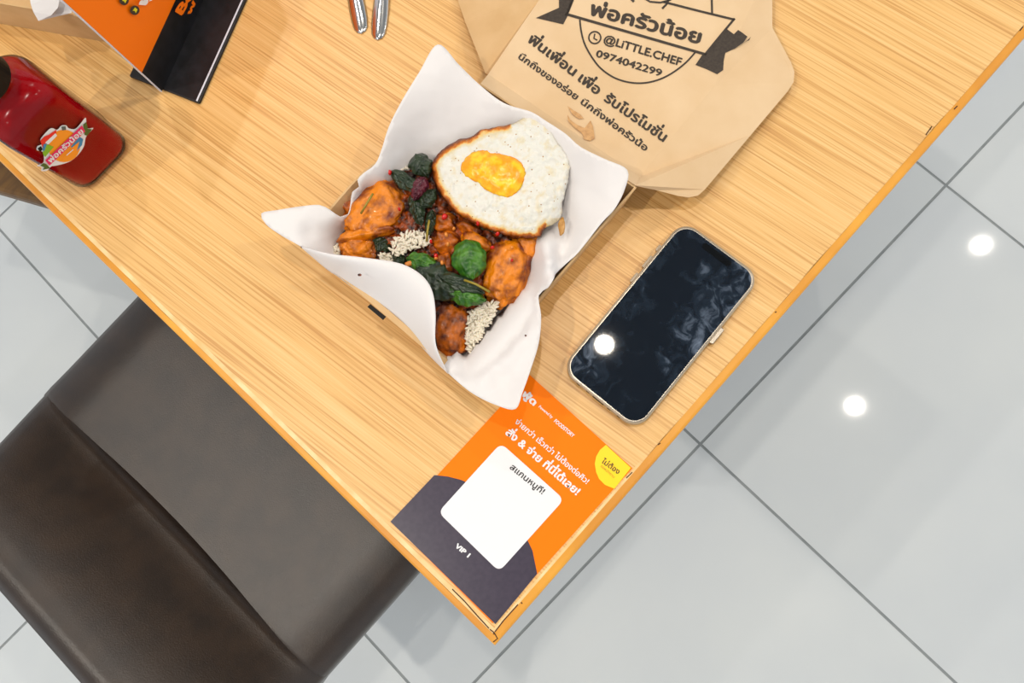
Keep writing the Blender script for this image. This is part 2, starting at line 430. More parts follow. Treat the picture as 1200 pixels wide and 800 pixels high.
# ================================================================== TABLE
TX, TY = .82, 1.30
tb = thing('dining_table', 'light oak veneer dining table with yellow wooden edge', 'table', (TX / 2, TY / 2, 0))
mk('tabletop', *box(.0085, TX, .0065, TY, TZ - .028, TZ), 'oak', tb)
def strip(name, side, a, b, m, z1, wav=0):
    vs, fs = [], []; n = 90
    L = TY if side == 'y' else TX
    for i in range(n + 1):
        t = L * i / n; ww = wav * noise.noise(Vector((t * 30, 3.1 if side == 'y' else 9, 0)))
        # rounded outer arris
        prof = [(a + .0004, TZ - .028), (a, TZ - .026), (a, TZ - .002), (a + .0006, z1 - .0006), (a + .002, z1), (b + ww, z1), (b + ww, TZ - .028)]
        mt = max(t, 0)
        for (q, z) in prof:
            u = max(mt, q) if i == 0 else mt      # mitred corner
            vs.append((q, u, z) if side == 'y' else (u, q, z))
    k = 7
    for i in range(n):
        for j in range(k): fs.append([i * k + j, i * k + (j + 1) % k, (i + 1) * k + (j + 1) % k, (i + 1) * k + j])
    fs += [list(range(k)), [n * k + j for j in range(k)]]
    o = fix(mk(name, vs, fs, m, tb)); return o
strip('edge_band', 'y', 0, .0052, 'band', TZ, .0005); strip('edge_band', 'x', 0, .0066, 'band', TZ, .0005)
mk('edge_lip', *box(.0053, .0086, .0065, TY, TZ - .02, TZ + .00005), 'lip', tb)
mk('edge_lip', *box(.0086, .16, .0064, .0082, TZ - .02, TZ + .00005), 'lip', tb)
PT = Plane((0, 0, TZ), (0, 0, 1))
cr = [[(574, 737), (579, 741), (583, 748), (578, 752)], [(530, 690), (545, 705), (560, 722), (573, 736)], [(580, 740), (590, 727), (607, 708)], [(610.5, 705.5), (612, 707)],
      [(1085, 158), (1092, 148), (1090, 152)], [(1118, 128), (1122, 124)], [(1195, 36), (1199, 31)], [(771, 521), (774, 519)], [(734, 560), (741, 553)], [(908, 366), (910, 365)]]
for c in cr: sprint('crack', [stroke(c, 1.3)], PT, 'crack', tb, .0003)
vs, fs = merge([box(x, x + .05, y, y + .05, 0.001, TZ - .03) for x, y in ((.08, .08), (TX - .13, .08), (.08, TY - .13), (TX - .13, TY - .13))])
for x, y in ((.08, .08), (TX - .13, .08), (.08, TY - .13), (TX - .13, TY - .13)):
    mk('leg', *box(x, x + .05, y, y + .05, 0, TZ - .028), 'chair_leg', tb)
mk('apron', *box(.09, TX - .09, .09, TY - .09, TZ - .05, TZ - .028), 'chair_leg', tb)

# ================================================================== CHAIR
def make_chair():
    t = thing('dining_chair', 'dark brown leatherette padded chair pushed under the left table edge', 'chair', (-.09, .338, 0))
    y0, y1 = .098, .572; n = 44
    # seat pad
    prof = [(.16, .405), (.158, .44), (.14, .452)] + [(x, .452) for x in np.linspace(.11, -.19, 16)] + [(-.205, .4525), (-.218, .4530), (-.230, .4520)]
    low = [(-.24, .40), (.15, .395)]
    vs, fs = [], []; P = prof + low; k = len(P)
    for i in range(n + 1):
        s = -1 + 2 * i / n
        ed = 1 - (abs(s) ** 10)
        y = (y0 + y1) / 2 + (y1 - y0) / 2 * math.sin(s * math.pi / 2) * 1.0 if False else (y0 + y1) / 2 + (y1 - y0) / 2 * (s if abs(s) < .8 else math.copysign(.8 + .2 * math.sin((abs(s) - .8) / .2 * math.pi / 2), s))
        for j, (x, z) in enumerate(P):
            q = 0
            if j < len(prof) and z > .44:
                cxn = (x + .08) / .21
                q = -.030 * max(0, (abs(s) - .72) / .28) ** 2.4 - .010 * max(0, 1 - s * s) * max(0, 1 - cxn * cxn)
            vs.append((x, y, z + q))
    for i in range(n):
        for j in range(k): fs.append([i * k + j, i * k + (j + 1) % k, (i + 1) * k + (j + 1) % k, (i + 1) * k + j])
    fs += [list(range(k)), [n * k + j for j in range(k)]]
    fix(mk('seat', vs, fs, 'leather', t, True))
    # low curved backrest, growing out of the seat
    prof = [(-.212, .446), (-.228, .4540), (-.240, .463), (-.256, .479), (-.276, .497), (-.296, .514), (-.314, .528), (-.330, .537), (-.343, .539), (-.354, .533), (-.361, .517), (-.362, .49), (-.35, .43), (-.25, .41)]
    vs, fs = [], []; k = len(prof)
    for i in range(n + 1):
        s = -1 + 2 * i / n
        sy = (s if abs(s) < .8 else math.copysign(.8 + .2 * math.sin((abs(s) - .8) / .2 * math.pi / 2), s))
        for x, z in prof:
            y = .0286 + ((y0 + y1) / 2 + (y1 - y0) / 2 * sy - .0286) * (1.312 - max(z, .45)) / .862
            f = (z - .40) / .14
            cor = -.030 * max(0, (abs(s) - .72) / .28) ** 2.4
            arc = 0
            rn = max(0, (abs(s) - .86) / .14) ** 2 * .012
            xm = -.25 - .065 * f
            vs.append((x + arc + (xm - x) * rn * 20 * 0 , y, z + cor))
    for i in range(n):
        for j in range(k): fs.append([i * k + j, i * k + (j + 1) % k, (i + 1) * k + (j + 1) % k, (i + 1) * k + j])
    fs += [list(range(k)), [n * k + j for j in range(k)]]
    fix(mk('backrest', vs, fs, 'leather', t, True))
    for x, y in ((.11, .15), (.11, .52), (-.20, .15), (-.20, .52)):
        fix(mk('leg', *tube([(x, y, 0), (x * .97, y, .41)], [.011, .014], 12), 'chair_leg', t, True))
make_chair()
# brown stool seat under the left end of the table
a = W(-30, 216.3, .45); b = W(54, 240.6, .45); d = (b - a)[:2]; d /= np.linalg.norm(d); nn = np.array([-d[1], d[0]])
if nn[1] < 0: nn = -nn
t = thing('stool', 'brown wooden stool seat under the table, beside the red drink bottle', 'stool', (a[0] + .1, a[1] + .2, 0))
c0 = b[:2] + d * .10; c1 = c0 - d * .34; c2 = c1 + nn * .32; c3 = c0 + nn * .32
bevel(mk('seat', *prism([tuple(c0), tuple(c1), tuple(c2), tuple(c3)], .42, .45), 'brownseat', t), .006)
for q in ((c0, 1, 1), (c1, -1, 1), (c2, -1, -1), (c3, 1, -1)):
    p = q[0] - d * .06 * q[1] + nn * .11 * q[2]
    fix(mk('leg', *tube([(p[0], p[1], 0), (p[0], p[1], .42)], .015, 10), 'brownseat', t))

# ================================================================== ORDER CARD
PC = Plane((0, 0, TZ + .0006), (0, 0, 1))
k = (0.010215, 0.010997); an = -.014419
e1 = np.array([math.cos(an), math.sin(an)]); e2 = np.array([-math.sin(an), math.cos(an)])
q = [k, k + .1432 * e1, k + .1432 * e1 + .0976 * e2, k + .0976 * e2]; q = [tuple(x) for x in q]
card = thing('order_card', 'orange and dark printed card with blank white square, stuck at the table corner', 'card', (.08, .06, TZ))
mk('card', *prism(q, TZ + .0001, TZ + .0006), 'orange', card)
q2 = [k + .0003 * e1 * 0, ]
pprint('dark_panel', [(457.5, 611), (509, 556.5), (524, 558), (540, 562), (556, 569), (572, 579), (588, 592), (603, 608), (615, 626), (624, 645), (629.5, 672), (580.5, 731)], PC, 'purple', card)
def rpoly(c, r, seg=5):
    out = []; n = len(c)
    for i in range(n):
        p = np.array(c[i], float); a = np.array(c[i - 1], float) - p; b = np.array(c[(i + 1) % n], float) - p
        a /= np.linalg.norm(a); b /= np.linalg.norm(b)
        for j in range(seg + 1):
            t = j / seg; out.append(tuple((1 - t) ** 2 * (p + a * r) + 2 * t * (1 - t) * p + t * t * (p + b * r)))
    return out
pprint('white_panel', rpoly([(587, 519), (661, 585), (585, 669.5), (513.5, 600)], 9), PC, 'white', card, .0004)
pprint('yellow_spot', [(710, 521), (703, 527), (698.5, 535), (697, 543), (698.5, 553), (702, 561), (709, 568), (720, 572.5), (739.3, 548)], PC, 'yellow', card, .0003)
letter('ง่ายกว่า เร็วกว่า ไม่ต้องต่อคิว!', (603, 495), (687, 567), 5.2, PC, 'white', card, .018)
letter('สั่ง & จ่าย ที่นี่ได้เลย!', (592, 508), (675, 580), 7.2, PC, 'white', card, .035)
letter('สแกนหนูที!', (597, 548.5), (635, 579), 5.6, PC, 'blackink', card, .02, .0006)
letter('VIP 1', (533, 640.5), (548, 653), 5.4, PC, 'white', card, .05, .0005)
letter('ฟู้ด', (611.5, 463), (625, 475), 6, PC, 'white', card, .05)
letter('Powered by', (631, 477), (646.5, 490), 3.2, PC, 'white', card, .02)
letter('FOODSTORY', (649, 494), (671, 512.5), 4.2, PC, 'white', card, .03)
letter('ไม่ต้อง', (704.5, 541.5), (724, 555.5), 4.8, PC, 'brownink', card, .02, .0006)
letter('รอพนักงาน', (703.5, 546.5), (719, 560), 2.4, PC, 'tanink', card, .015, .0006)

# ================================================================== SMARTPHONE
ph = thing('smartphone', 'black screened smartphone in a clear case, lying face up on the table', 'smartphone', (.243, .0605, TZ))
PA = math.radians(2.3); pc = (.2432, .0603)
def prr(lx, ly, r, dx=0, dy=0): return rrect(pc[0] + dx * math.cos(PA) - dy * math.sin(PA), pc[1] + dx * math.sin(PA) + dy * math.cos(PA), lx, ly, r, PA, 10)
PL, PW = .1405, .0692
z = TZ
bevel(mk('case', *prism(prr(PL, PW, .0125), z, z + .0088), 'case', ph), .0012, 3)
bevel(mk('frame', *prism(prr(PL - .002, PW - .002, .0118), z + .0015, z + .0092), 'chrome', ph), .0008, 3)
scr = bevel(mk('screen', *prism(prr(PL - .0045, PW - .0045, .0108), z + .004, z + .0096), 'screen', ph), .0003, 2)
mk('earpiece', *prism(prr(.0048, .0245, .0023, PL / 2 - .0068), z + .0090, z + .00965), 'notch', ph)
for (dx, dy, lx) in ((.030, PW / 2 + .0008, .0105), (.015, PW / 2 + .0008, .008), (.043, PW / 2 + .0008, .005)):
    bevel(mk('button', *prism(prr(lx, .0022, .0008, dx, dy), z + .003, z + .0075), 'case', ph), .0004)
bevel(mk('button', *prism(prr(.0135, .0034, .0012, .0175, -PW / 2 - .0010), z + .002, z + .0078), 'chrome', ph), .0004)
bevel(mk('charging_port', *prism(prr(.0014, .010, .0006, -PL / 2 + .0002), z + .003, z + .0070), 'notch', ph), .0002)
for dy in (.018, -.018, .0095, -.0095): mk('speaker_slot', *prism(prr(.0012, .003, .0005, -PL / 2 + .0003, dy), z + .0035, z + .0068), 'notch', ph)

# ================================================================== FOOD BOX
BZ = .040
A_, B_, C_, D_ = (.1150, .2850), (.1195, .1285), (.2985, .1325), (.2865, .2690)
bx = thing('takeout_box', 'open brown kraft takeaway box holding the rice meal, lid folded back', 'box', (.205, .203, TZ))
def ins(c, d):
    cx = sum(p[0] for p in c) / 4; cy = sum(p[1] for p in c) / 4
    return [(p[0] + (d if p[0] < cx else -d), p[1] + (d if p[1] < cy else -d)) for p in c]
rim = [A_, B_, C_, D_]; base = ins(rim, .006)
mk('base', *prism(base, TZ + .0003, TZ + .0010), 'kraft', bx)
def wall(i, th=.0012):
    j = (i + 1) % 4; o0, o1 = rim[i], rim[j]; b0, b1 = base[i], base[j]
    if i == 3:                                   # left wall bulges outwards
        ri = ins(rim, th); bi = ins(base, th); vs = []; n = 12; fs = []
        for q in range(n + 1):
            t = q / n; L = lambda a, b: (a[0] + (b[0] - a[0]) * t, a[1] + (b[1] - a[1]) * t)
            bl = .0085 * math.sin(math.pi * min(1, (1 - t) * 1.0)) * (1.25 if t > .5 else 1)
            for p, z, k_ in ((L(b0, b1), .0003, 0), (L(bi[i], bi[j]), .0003, 0), (L(ri[i], ri[j]), BZ, 1), (L(o0, o1), BZ, 1)): vs.append((p[0] - bl * .25 * k_, p[1] + bl * k_, TZ + z))
        for q in range(n):
            for k_ in range(4): fs.append([q * 4 + k_, q * 4 + (k_ + 1) % 4, q * 4 + 4 + (k_ + 1) % 4, q * 4 + 4 + k_])
        return fix(mk('side_wall', vs, fs + [[0, 1, 2, 3], [n * 4 + k_ for k_ in range(4)]], 'kraft', bx))
    ri = ins(rim, th); bi = ins(base, th)
    vs = [(*b0, TZ + .0003), (*b1, TZ + .0003), (*bi[j], TZ + .0003), (*bi[i], TZ + .0003), (*o0, TZ + BZ), (*o1, TZ + BZ), (*ri[j], TZ + BZ), (*ri[i], TZ + BZ)]
    fs = [[0, 1, 2, 3], [4, 5, 6, 7], [0, 1, 5, 4], [1, 2, 6, 5], [2, 3, 7, 6], [3, 0, 4, 7]]
    return fix(mk('side_wall', vs, fs, 'kraft', bx))
for i, th in enumerate((.0042, .0015, .0012, .0015)): wall(i, th)
PR = Plane((0, 0, TZ + BZ), (0, 0, 1))
pprint('tab_slot', [(430.5, 359.5), (434, 356), (452.5, 371), (449, 375)], PR, 'slot', bx, .0002)
# lid: hinge strip, main panel and two wings (pixel, height mm)
def sheet(name, pts, m, parent, th=.0008, lift=0):
    vs = [W(x, y, TZ + h / 1000 + lift) for x, y, h in pts]
    t = geometry.tessellate_polygon([[Vector((x, y, 0)) for x, y, h in pts]])
    o = mk(name, vs, [list(f) for f in t], m, parent); o.data.update()
    if sum(p.normal.z for p in o.data.polygons) < 0: o.data.flip_normals()
    return solid(o, th)
l0 = W(572, 87, TZ + .030); l1 = W(750, 207, TZ + .030); l2 = W(880, -60, TZ + .010)
nrm = np.cross(l1 - l0, l2 - l0); PLid = Plane(l0, nrm)
def hz(px, py): return (PLid.at(px, py)[2] - TZ) * 1000
def lp(px, py): return (px, py, hz(px, py))
lidp = sheet('lid_panel', [lp(572, 87), lp(750, 207), lp(838, 100), lp(905, -45), lp(700, -150), lp(640, -12)], 'kraft_in', bx)
sheet('hinge_strip', [(563, 98, 39.5), (745, 217, 39.5), lp(750, 207), lp(572, 87)], 'kraft_in', bx)
sheet('lid_wing', [lp(572, 87), lp(640, -12), lp(700, -150), (640, -170, 6), (533, -30, 6), (537, 2, 7), (545, 25, 9), (569, 86, 20)], 'kraft', bx)
wing = [(750, 207, hz(750, 207)), (745, 217, 39), (770, 223, 28), (795, 229.5, 22), (807, 231, 20), (818, 229, 18), (826, 222, 17), (880, 158, 13), (923, 107, 10), (930, 96, 9), (931, 84, 9), (927, 73, 9), (905, 32, 8), (874, -10, 8), lp(905, -45), lp(838, 100)]
sheet('lid_wing', wing, 'kraft_in', bx)
# print on the lid
L_ = .0003
pprint('printed_emblem', [(655, -6), (655, 9), (628, 21), (660, 28.5), (665, 19), (675, -6)], PLid, 'ink', bx, L_)
pprint('printed_emblem', [(852, 34), (860, 40), (865, 35), (871, 39), (876, 43), (871, 50), (861, 57), (850, 62), (848, 72), (847.5, 82), (840.5, 87), (828, 81), (815, 76), (823, 64), (829, 62), (846, 41)], PLid, 'ink', bx, L_)
pprint('printed_emblem', [(878, 45), (880, 43), (878, 47), (874, 49)], PLid, 'ink', bx, L_)
arc = [(679.5 + 0, 23), (681, 36), (685, 51), (693, 66), (704, 80), (720, 91), (738, 96.5), (756, 97), (774, 92.5), (790, 84), (804, 73), (815, 61)]
arc = [(p[0], p[1]) for p in cr_open([(a, b, 0) for a, b in arc], 2)]
circ = lambda cx, cy, r, n=24: [(cx + r * math.cos(2 * math.pi * i / n), cy + r * math.sin(2 * math.pi * i / n)) for i in range(n)]
S = [stroke([(662, 16), (745, 40), (828, 64)], 3.2), stroke([(777, 2), (820, 13), (861, 23)], 2.6), stroke([(861, 21.5), (844, 42), (826, 64)], 2.6), stroke([(834, -6), (834.5, 16)], 2.4),
     stroke([(673, -6), (664, 17)], 2.4), stroke([p for p in arc], 2.0), stroke(circ(697, 44, 7), 1.8, True), stroke([(697, 39.5), (696, 45), (700, 47)], 1.8),
     stroke([(752, -4), (762, 2), (774, 3), (785, 0), (792, -5)], 2.2), stroke([(776, 10), (781, 5), (785, -3)], 2.4), stroke([(740, -1), (743, 2)], 3)]
sprint('printed_lines', S, PLid, 'ink', bx, L_)
letter('พ่อครัวน้อย', (691, 17), (819, 51), 12.5, PLid, 'ink', bx, .04)
letter('@LiTTLE.CHEF', (707, 49.5), (797, 77), 9, PLid, 'ink', bx, .032)
letter('0974042299', (698, 66), (774, 89.5), 8, PLid, 'ink', bx, .03)
letter('ฟิ่นเพื่อน', (618, 48.5), (671, 89), 9, PLid, 'ink', bx, .036)
letter('เพื่อ', (677, 94), (699, 111), 9, PLid, 'ink', bx, .036)
letter('รับโปรโมชั่น', (707.5, 117.5), (777, 166), 9, PLid, 'ink', bx, .036)
letter('นึกถึงของอร่อย', (607, 68), (674.5, 117), 6, PLid, 'ink', bx, .034)
letter('นึกถึงพ่อครัวน้อ', (680, 121), (756, 177), 6, PLid, 'ink', bx, .034)
for pl in ([(665, 124), (672, 129), (680, 134), (684, 139), (678, 139), (671, 134)], [(665, 134), (668, 140), (676, 146), (685, 150), (692, 141), (695, 148), (697, 162), (692, 165), (684, 163), (683, 157), (674, 150), (666, 142)],
           [(581, 21), (584, 23), (578, 30), (571, 38), (574, 29)]):
    P_ = PLid if pl[0][0] > 600 else None
    if P_: pprint('grease_stain', pl, P_, 'grease', bx, .0009)

# ================================================================== PAPER LINER
edge = [(513, 52, 72), (491, 85, 70), (471, 118, 66), (456, 148, 60), (447, 176, 53), (440, 192, 51), (426, 203, 51), (419, 211, 50), (421, 219, 46), (413, 225, 43), (411, 238, 40), (408, 251, 38),
        (399, 254, 43), (387, 246, 49), (374, 240, 52), (350, 242, 54), (325, 246, 56), (306, 250, 57), (312, 263, 56), (330, 276, 53), (353, 289, 50), (368, 301, 45), (384, 316, 41), (395, 323, 38), (420, 342, 36), (452, 366, 35),
        (481, 391, 35), (503, 416, 36), (525, 437, 42), (554, 461, 47), (583, 475, 50), (604, 479, 52), (612, 460, 52), (620, 438, 51), (631, 403, 50), (634, 372, 49), (631, 346, 47), (642, 337, 52), (649, 326, 54), (651, 321, 47), (665, 307, 44), (678, 295, 44),
        (705, 261, 46), (720, 245, 48), (732, 222, 52), (735, 199, 56), (708, 186, 57), (680, 172, 55), (663, 157, 52), (640, 142, 50), (622, 131, 49), (591, 121, 50), (564, 101, 54), (538, 76, 64)]
inner = [(513, 90, 66), (510, 130, 52), (500, 165, 38), (545, 120, 50), (560, 140, 42), (475, 195, 32), (440, 208, 44), (455, 205, 38), (530, 170, 34), (600, 148, 38), (640, 170, 38), (428, 222, 36), (424, 244, 28),
         (402, 268, 28), (390, 260, 44), (370, 258, 49), (375, 284, 41), (396, 290, 26), (350, 262, 53), (330, 260, 55), (362, 275, 46),
         (450, 280, 6), (520, 280, 5), (560, 330, 6), (540, 380, 8), (500, 350, 7), (600, 250, 10), (600, 200, 18), (480, 240, 14), (430, 300, 12), (410, 312, 22), (455, 345, 24), (490, 385, 27), (512, 408, 24),
         (533, 434, 42), (531, 441, 46), (545, 449, 47), (562, 447, 48), (575, 438, 48), (590, 420, 48), (605, 401, 48), (619, 382, 48), (630, 364, 47), (545, 421, 25), (575, 399, 19), (600, 377, 24), (612, 362, 34), (580, 440, 46), (612, 415, 48), (622, 400, 49), (590, 460, 47), (556, 448, 46), (570, 422, 38), (600, 440, 46),
         (622, 320, 30), (608, 345, 24), (632, 300, 40), (640, 284, 44), (645, 306, 54), (655, 300, 35), (662, 270, 30), (668, 235, 34), (690, 225, 42), (710, 215, 50), (690, 250, 40), (630, 270, 24), (690, 195, 50), (660, 190, 40), (720, 230, 49)]
zf = tps(edge + inner, .0005)
def zpap(x, y):
    h = zpap0(x, y)
    if x < 650 and y > 330:
        q = W(x, y, TZ + BZ)[:2]
        for (a, b) in ((B_, C_), (A_, B_)):
            if b is B_ and q[1] > .150: continue
            a2, b2 = np.array(a), np.array(b); t = max(0, min(1, (q - a2) @ (b2 - a2) / ((b2 - a2) @ (b2 - a2)))); dd = np.linalg.norm(q - a2 - t * (b2 - a2))
            if dd < .013: h = max(h, BZ * 1000 + 3.0 - (dd / .013) ** 2 * 9)
    return h
def zpap0(x, y): return zf(x, y) + .7 * noise.noise(Vector((x * .03, y * .03, 1))) + .35 * noise.noise(Vector((x * .09, y * .09, 5)))
ep = densify(edge, 5)
pap, _ = relief('sheet', ep, zpap, 5, 'paper', bx, None); bpy.data.objects.remove(pap)
liner = thing('paper_liner', 'white greaseproof paper sheet lining the box, four corners sticking out', 'paper', (.2, .2, TZ + .012))
pap, _ = relief('sheet', ep, zpap, 4.5, 'paper', liner); solid(pap, .00025)
# near side of the sheet standing up and leaning in over the food
free = [(353, 288.5, 51), (385, 297, 62), (420, 301, 66), (460, 306.5, 68), (480, 313, 68), (497, 325, 68), (507, 342, 68), (510.5, 367, 66), (510, 396, 62), (513, 411, 57), (523, 434, 46)]
rimc = [(353, 289.5, 50), (384, 316, 41), (395, 323, 38), (420, 342, 36), (452, 366, 35), (481, 391, 35), (503, 416, 36), (525, 437.5, 42)]
wp = densify([p[:2] for p in free], 4)
def resample(c, n):
    c = np.array(c); d = np.r_[0, np.cumsum(np.linalg.norm(np.diff(c[:, :2], axis=0), axis=1))]; t = np.linspace(0, d[-1], n)
    return np.stack([np.interp(t, d, c[:, k]) for k in range(3)], 1)
fa = resample(cr_open(free, 4), 60); ra = resample(cr_open(rimc, 4), 60)
vs, fs = [], []; nv = 14
for i in range(60):
    for j in range(nv + 1):
        t = j / nv; p = ra[i] * (1 - t) + fa[i] * t
        h = ra[i][2] + (fa[i][2] - ra[i][2]) * math.sin(t * math.pi / 2) ** 1.0 + .5 * noise.noise(Vector((i * .12, j * .2, 0)))
        vs.append(W(p[0], p[1], TZ + h / 1000))
for i in range(59):
    for j in range(nv): a = i * (nv + 1) + j; fs.append([a, a + 1, a + nv + 2, a + nv + 1])
o = mk('folded_side', vs, fs, 'paper', liner, True); solid(o, .00025)

# ================================================================== FOOD
def hmound(x, y): return 30
mp = densify([(402, 250), (412, 228), (425, 214), (445, 203), (478, 183), (512, 176), (560, 170), (620, 180), (645, 220), (640, 262), (633, 280), (625, 312), (610, 342), (586, 352), (566, 364), (553, 388), (546, 411), (522, 416), (500, 402), (495, 360), (470, 330), (430, 312), (400, 303), (390, 288)], 6)
def zm(x, y):
    d = dist_poly((x, y), mp); e = min(1, d / 26)
    return 17 + 16 * math.sin(e * math.pi / 2) + 3.4 * noise.noise(Vector((x * .09, y * .09, 0))) + 3.0 * noise.noise(Vector((x * .25, y * .25, 4)))
o, _ = relief('stir_fry_sauce', mp, zm, 2.6, 'sauce', None); solid(o, .004)
tag(o, 'dark chilli and basil sauce coating the rice under the chicken pieces', 'sauce', kind='stuff')
def blob(name, cx, cy, rx, ry, ang, top, m, label, cat, seed, group=None, thick=9, lump=.28, sub=4, pinch=0, freq=1.6):
    """lumpy piece; centre and half sizes read in picture px, top height mm"""
    c = Vector(W(cx, cy, TZ + (top - thick) / 1000)); s = (CAM[2] - c.z) / F * 1.0
    a = W(cx + rx * math.cos(ang), cy + rx * math.sin(ang), c.z) - np.array(c); b = W(cx - ry * math.sin(ang), cy + ry * math.cos(ang), c.z) - np.array(c)
    bm = bmesh.new(); bmesh.ops.create_icosphere(bm, subdivisions=sub, radius=1)
    off = Vector((seed * 3.7, seed * 1.3, seed))
    V = []
    for v in bm.verts:
        n = v.co.normalized(); r = 1 + lump * (noise.fractal(n * freq + off, .9, 2.1, 4))
        x, y, z = n * r
        # squarer plan
        x = math.copysign(abs(x) ** .82, x); y = math.copysign(abs(y) ** .82, y)
        if pinch: y *= 1 + pinch * x
        V.append(np.array(c) + a * x + b * y + np.array([0, 0, z * thick / 1000]))
    F_ = [[q.index for q in f.verts] for f in bm.faces]; bm.free()
    o = fix(mk(name, V, F_, m, None, True)); return tag(o, label, cat, group)
G = 'chicken pieces in the rice box'
blob('chicken_piece', 441, 250, 42, 27, math.radians(-38), 42, 'chicken', 'largest orange glazed chicken piece at the left corner of the food', 'chicken', 1, G, 12, .24, 5, .3)
blob('chicken_piece', 432, 273, 32, 9, math.radians(-12), 40, 'chicken', 'narrow flap of orange chicken just below the largest piece', 'chicken', 14, G, 7, .3, 4)
blob('chicken_piece', 423, 292, 24, 15, math.radians(5), 37, 'chicken', 'small round chicken piece beside the left paper flap', 'chicken', 2, G, 9, .3, 5)
blob('chicken_piece', 530, 384, 21, 33, math.radians(4), 37, 'chicken2', 'square brown chicken piece at the bottom corner of the food', 'chicken', 3, G, 11, .2, 5)
blob('chicken_piece', 594, 318, 26, 40, math.radians(22), 41, 'chicken', 'long orange chicken piece along the right side of the food', 'chicken', 4, G, 12, .26, 5)
blob('chicken_piece', 617, 290, 15, 18, math.radians(20), 36, 'chicken', 'pale chicken end tucked under the lower egg rim', 'chicken', 5, G, 8, .26, 4)
blob('chicken_piece', 522, 262, 15, 11, 0, 40, 'chicken2', 'small brown chicken lump with a red chilli bit on top', 'chicken', 6, G, 8, .3, 4)
blob('chicken_piece', 523, 284, 19, 14, .3, 38, 'chicken2', 'saucy brown chicken lump in the middle of the food', 'chicken', 7, G, 8, .35, 4)
blob('chicken_piece', 558, 284, 19, 10, .45, 41, 'chicken', 'bright orange chicken strip above the round bright basil leaf', 'chicken', 8, G, 7, .25, 4)
blob('chicken_piece', 520, 309, 12, 12, 0, 38, 'chicken2', 'little brown chicken lump between the two green leaf clumps', 'chicken', 9, G, 7, .3, 4)
blob('chicken_piece', 549, 268, 16, 9, .5, 37, 'chicken2', 'dark chicken strip along the lower left egg rim', 'chicken', 10, G, 7, .3, 4)
blob('chicken_piece', 412, 240, 12, 17, .6, 33, 'chicken2', 'dark chicken scrap against the paper at the left', 'chicken', 11, G, 8, .3, 4)
blob('chicken_piece', 488, 279, 18, 6, .05, 34, 'chicken', 'thin orange chicken scrap beside the white rice patch', 'chicken', 12, G, 5, .3, 4)
# basil leaves: veined, curled sheets
def leaf(cx, cy, rx, ry, ang, top, m, label, seed, curl=4, point=.5):
    vs, fs = [], []; nu, nv = 22, 12
    for i in range(nu + 1):
        u = -1 + 2 * i / nu; wd = max(0, 1 - abs(u) ** 2.2) ** .6 * (1 - point * .35 * u) + .02
        for j in range(-nv, nv + 1):
            v = j / nv; x = u * rx; y = v * wd * ry * (1 + .28 * noise.noise(Vector((u * 3.1, 2 if v > 0 else -2, seed * 1.7)))) + 1.2 * noise.noise(Vector((u * 2.3, v * 2, seed + 9)))
            h = top + curl * (.5 - v * v) - curl * .6 * u * u + 1.4 * noise.noise(Vector((u * 2.4, v * 2.4, seed * 2.1))) - .7 * math.exp(-(v * 9) ** 2) + .5 * math.sin(abs(v) * 7 - u * 16) + .9 * noise.noise(Vector((u * 6, v * 6, seed)))
            px = cx + x * math.cos(ang) - y * math.sin(ang); py = cy + x * math.sin(ang) + y * math.cos(ang)
            vs.append(W(px, py, TZ + h / 1000))
    k = 2 * nv + 1
    for i in range(nu):
        for j in range(k - 1): a = i * k + j; fs.append([a, a + 1, a + k + 1, a + k])
    o = mk('basil_leaf', vs, fs, m, None, True); o.data.update()
    if sum(p.normal.z for p in o.data.polygons) < 0: o.data.flip_normals()
    sm = o.modifiers.new('round', 'SUBSURF'); sm.levels = 1; sm.render_levels = 1
    solid(o, .0006); return tag(o, label, 'leaf', 'basil leaves on the food')
r = math.radians
leaf(494, 194, 15, 13, r(60), 43, 'leafd', 'dark green basil leaf highest on the food, touching the egg', 1, 5)
leaf(478, 214, 24, 9, r(35), 42, 'leafd', 'long greyish green basil leaf lying behind the largest chicken piece', 2, 3)
leaf(491, 221, 15, 9, r(115), 44, 'leafp', 'purple basil leaf between two dark green ones', 3, 4)
leaf(502, 232, 13, 9, r(-50), 43, 'leafd', 'dark green basil leaf under the left rim of the egg', 4, 4)
leaf(489, 245, 20, 9, r(75), 40, 'leafd', 'blackish basil leaf right of the largest chicken piece', 5, 3)
leaf(504, 262, 16, 6, r(100), 41, 'leafd', 'narrow dark basil strip left of the chilli topped lump', 6, 3)
leaf(550, 304, 24, 20, r(80), 47, 'leafb', 'bright green round basil leaf in the middle of the food', 7, 5, .2)
leaf(496, 308, 20, 11, r(15), 44, 'leafb', 'green basil leaf next to the white rice, left of the clump', 8, 4)
leaf(512, 330, 30, 20, r(35), 46, 'leafd', 'large dark green basil leaf above the bottom chicken piece', 9, 5, .1)
leaf(546, 346, 24, 12, r(15), 46, 'leafb', 'green basil leaf at the lower right of the leaf clump', 10, 5)
leaf(540, 333, 30, 10, r(20), 48, 'leafd', 'grey green basil leaf lying across the clump with a stalk', 11, 3)
leaf(448, 287, 12, 8, r(30), 36, 'leafd', 'tiny dark basil leaf between two chicken pieces and rice', 12, 3)
leaf(468, 303, 10, 7, r(60), 38, 'leafd', 'small dark basil leaf at the edge of the folded paper', 13, 3)
leaf(568, 262, 14, 6, r(40), 38, 'leafd', 'dark basil scrap along the lower rim of the egg', 14, 2)
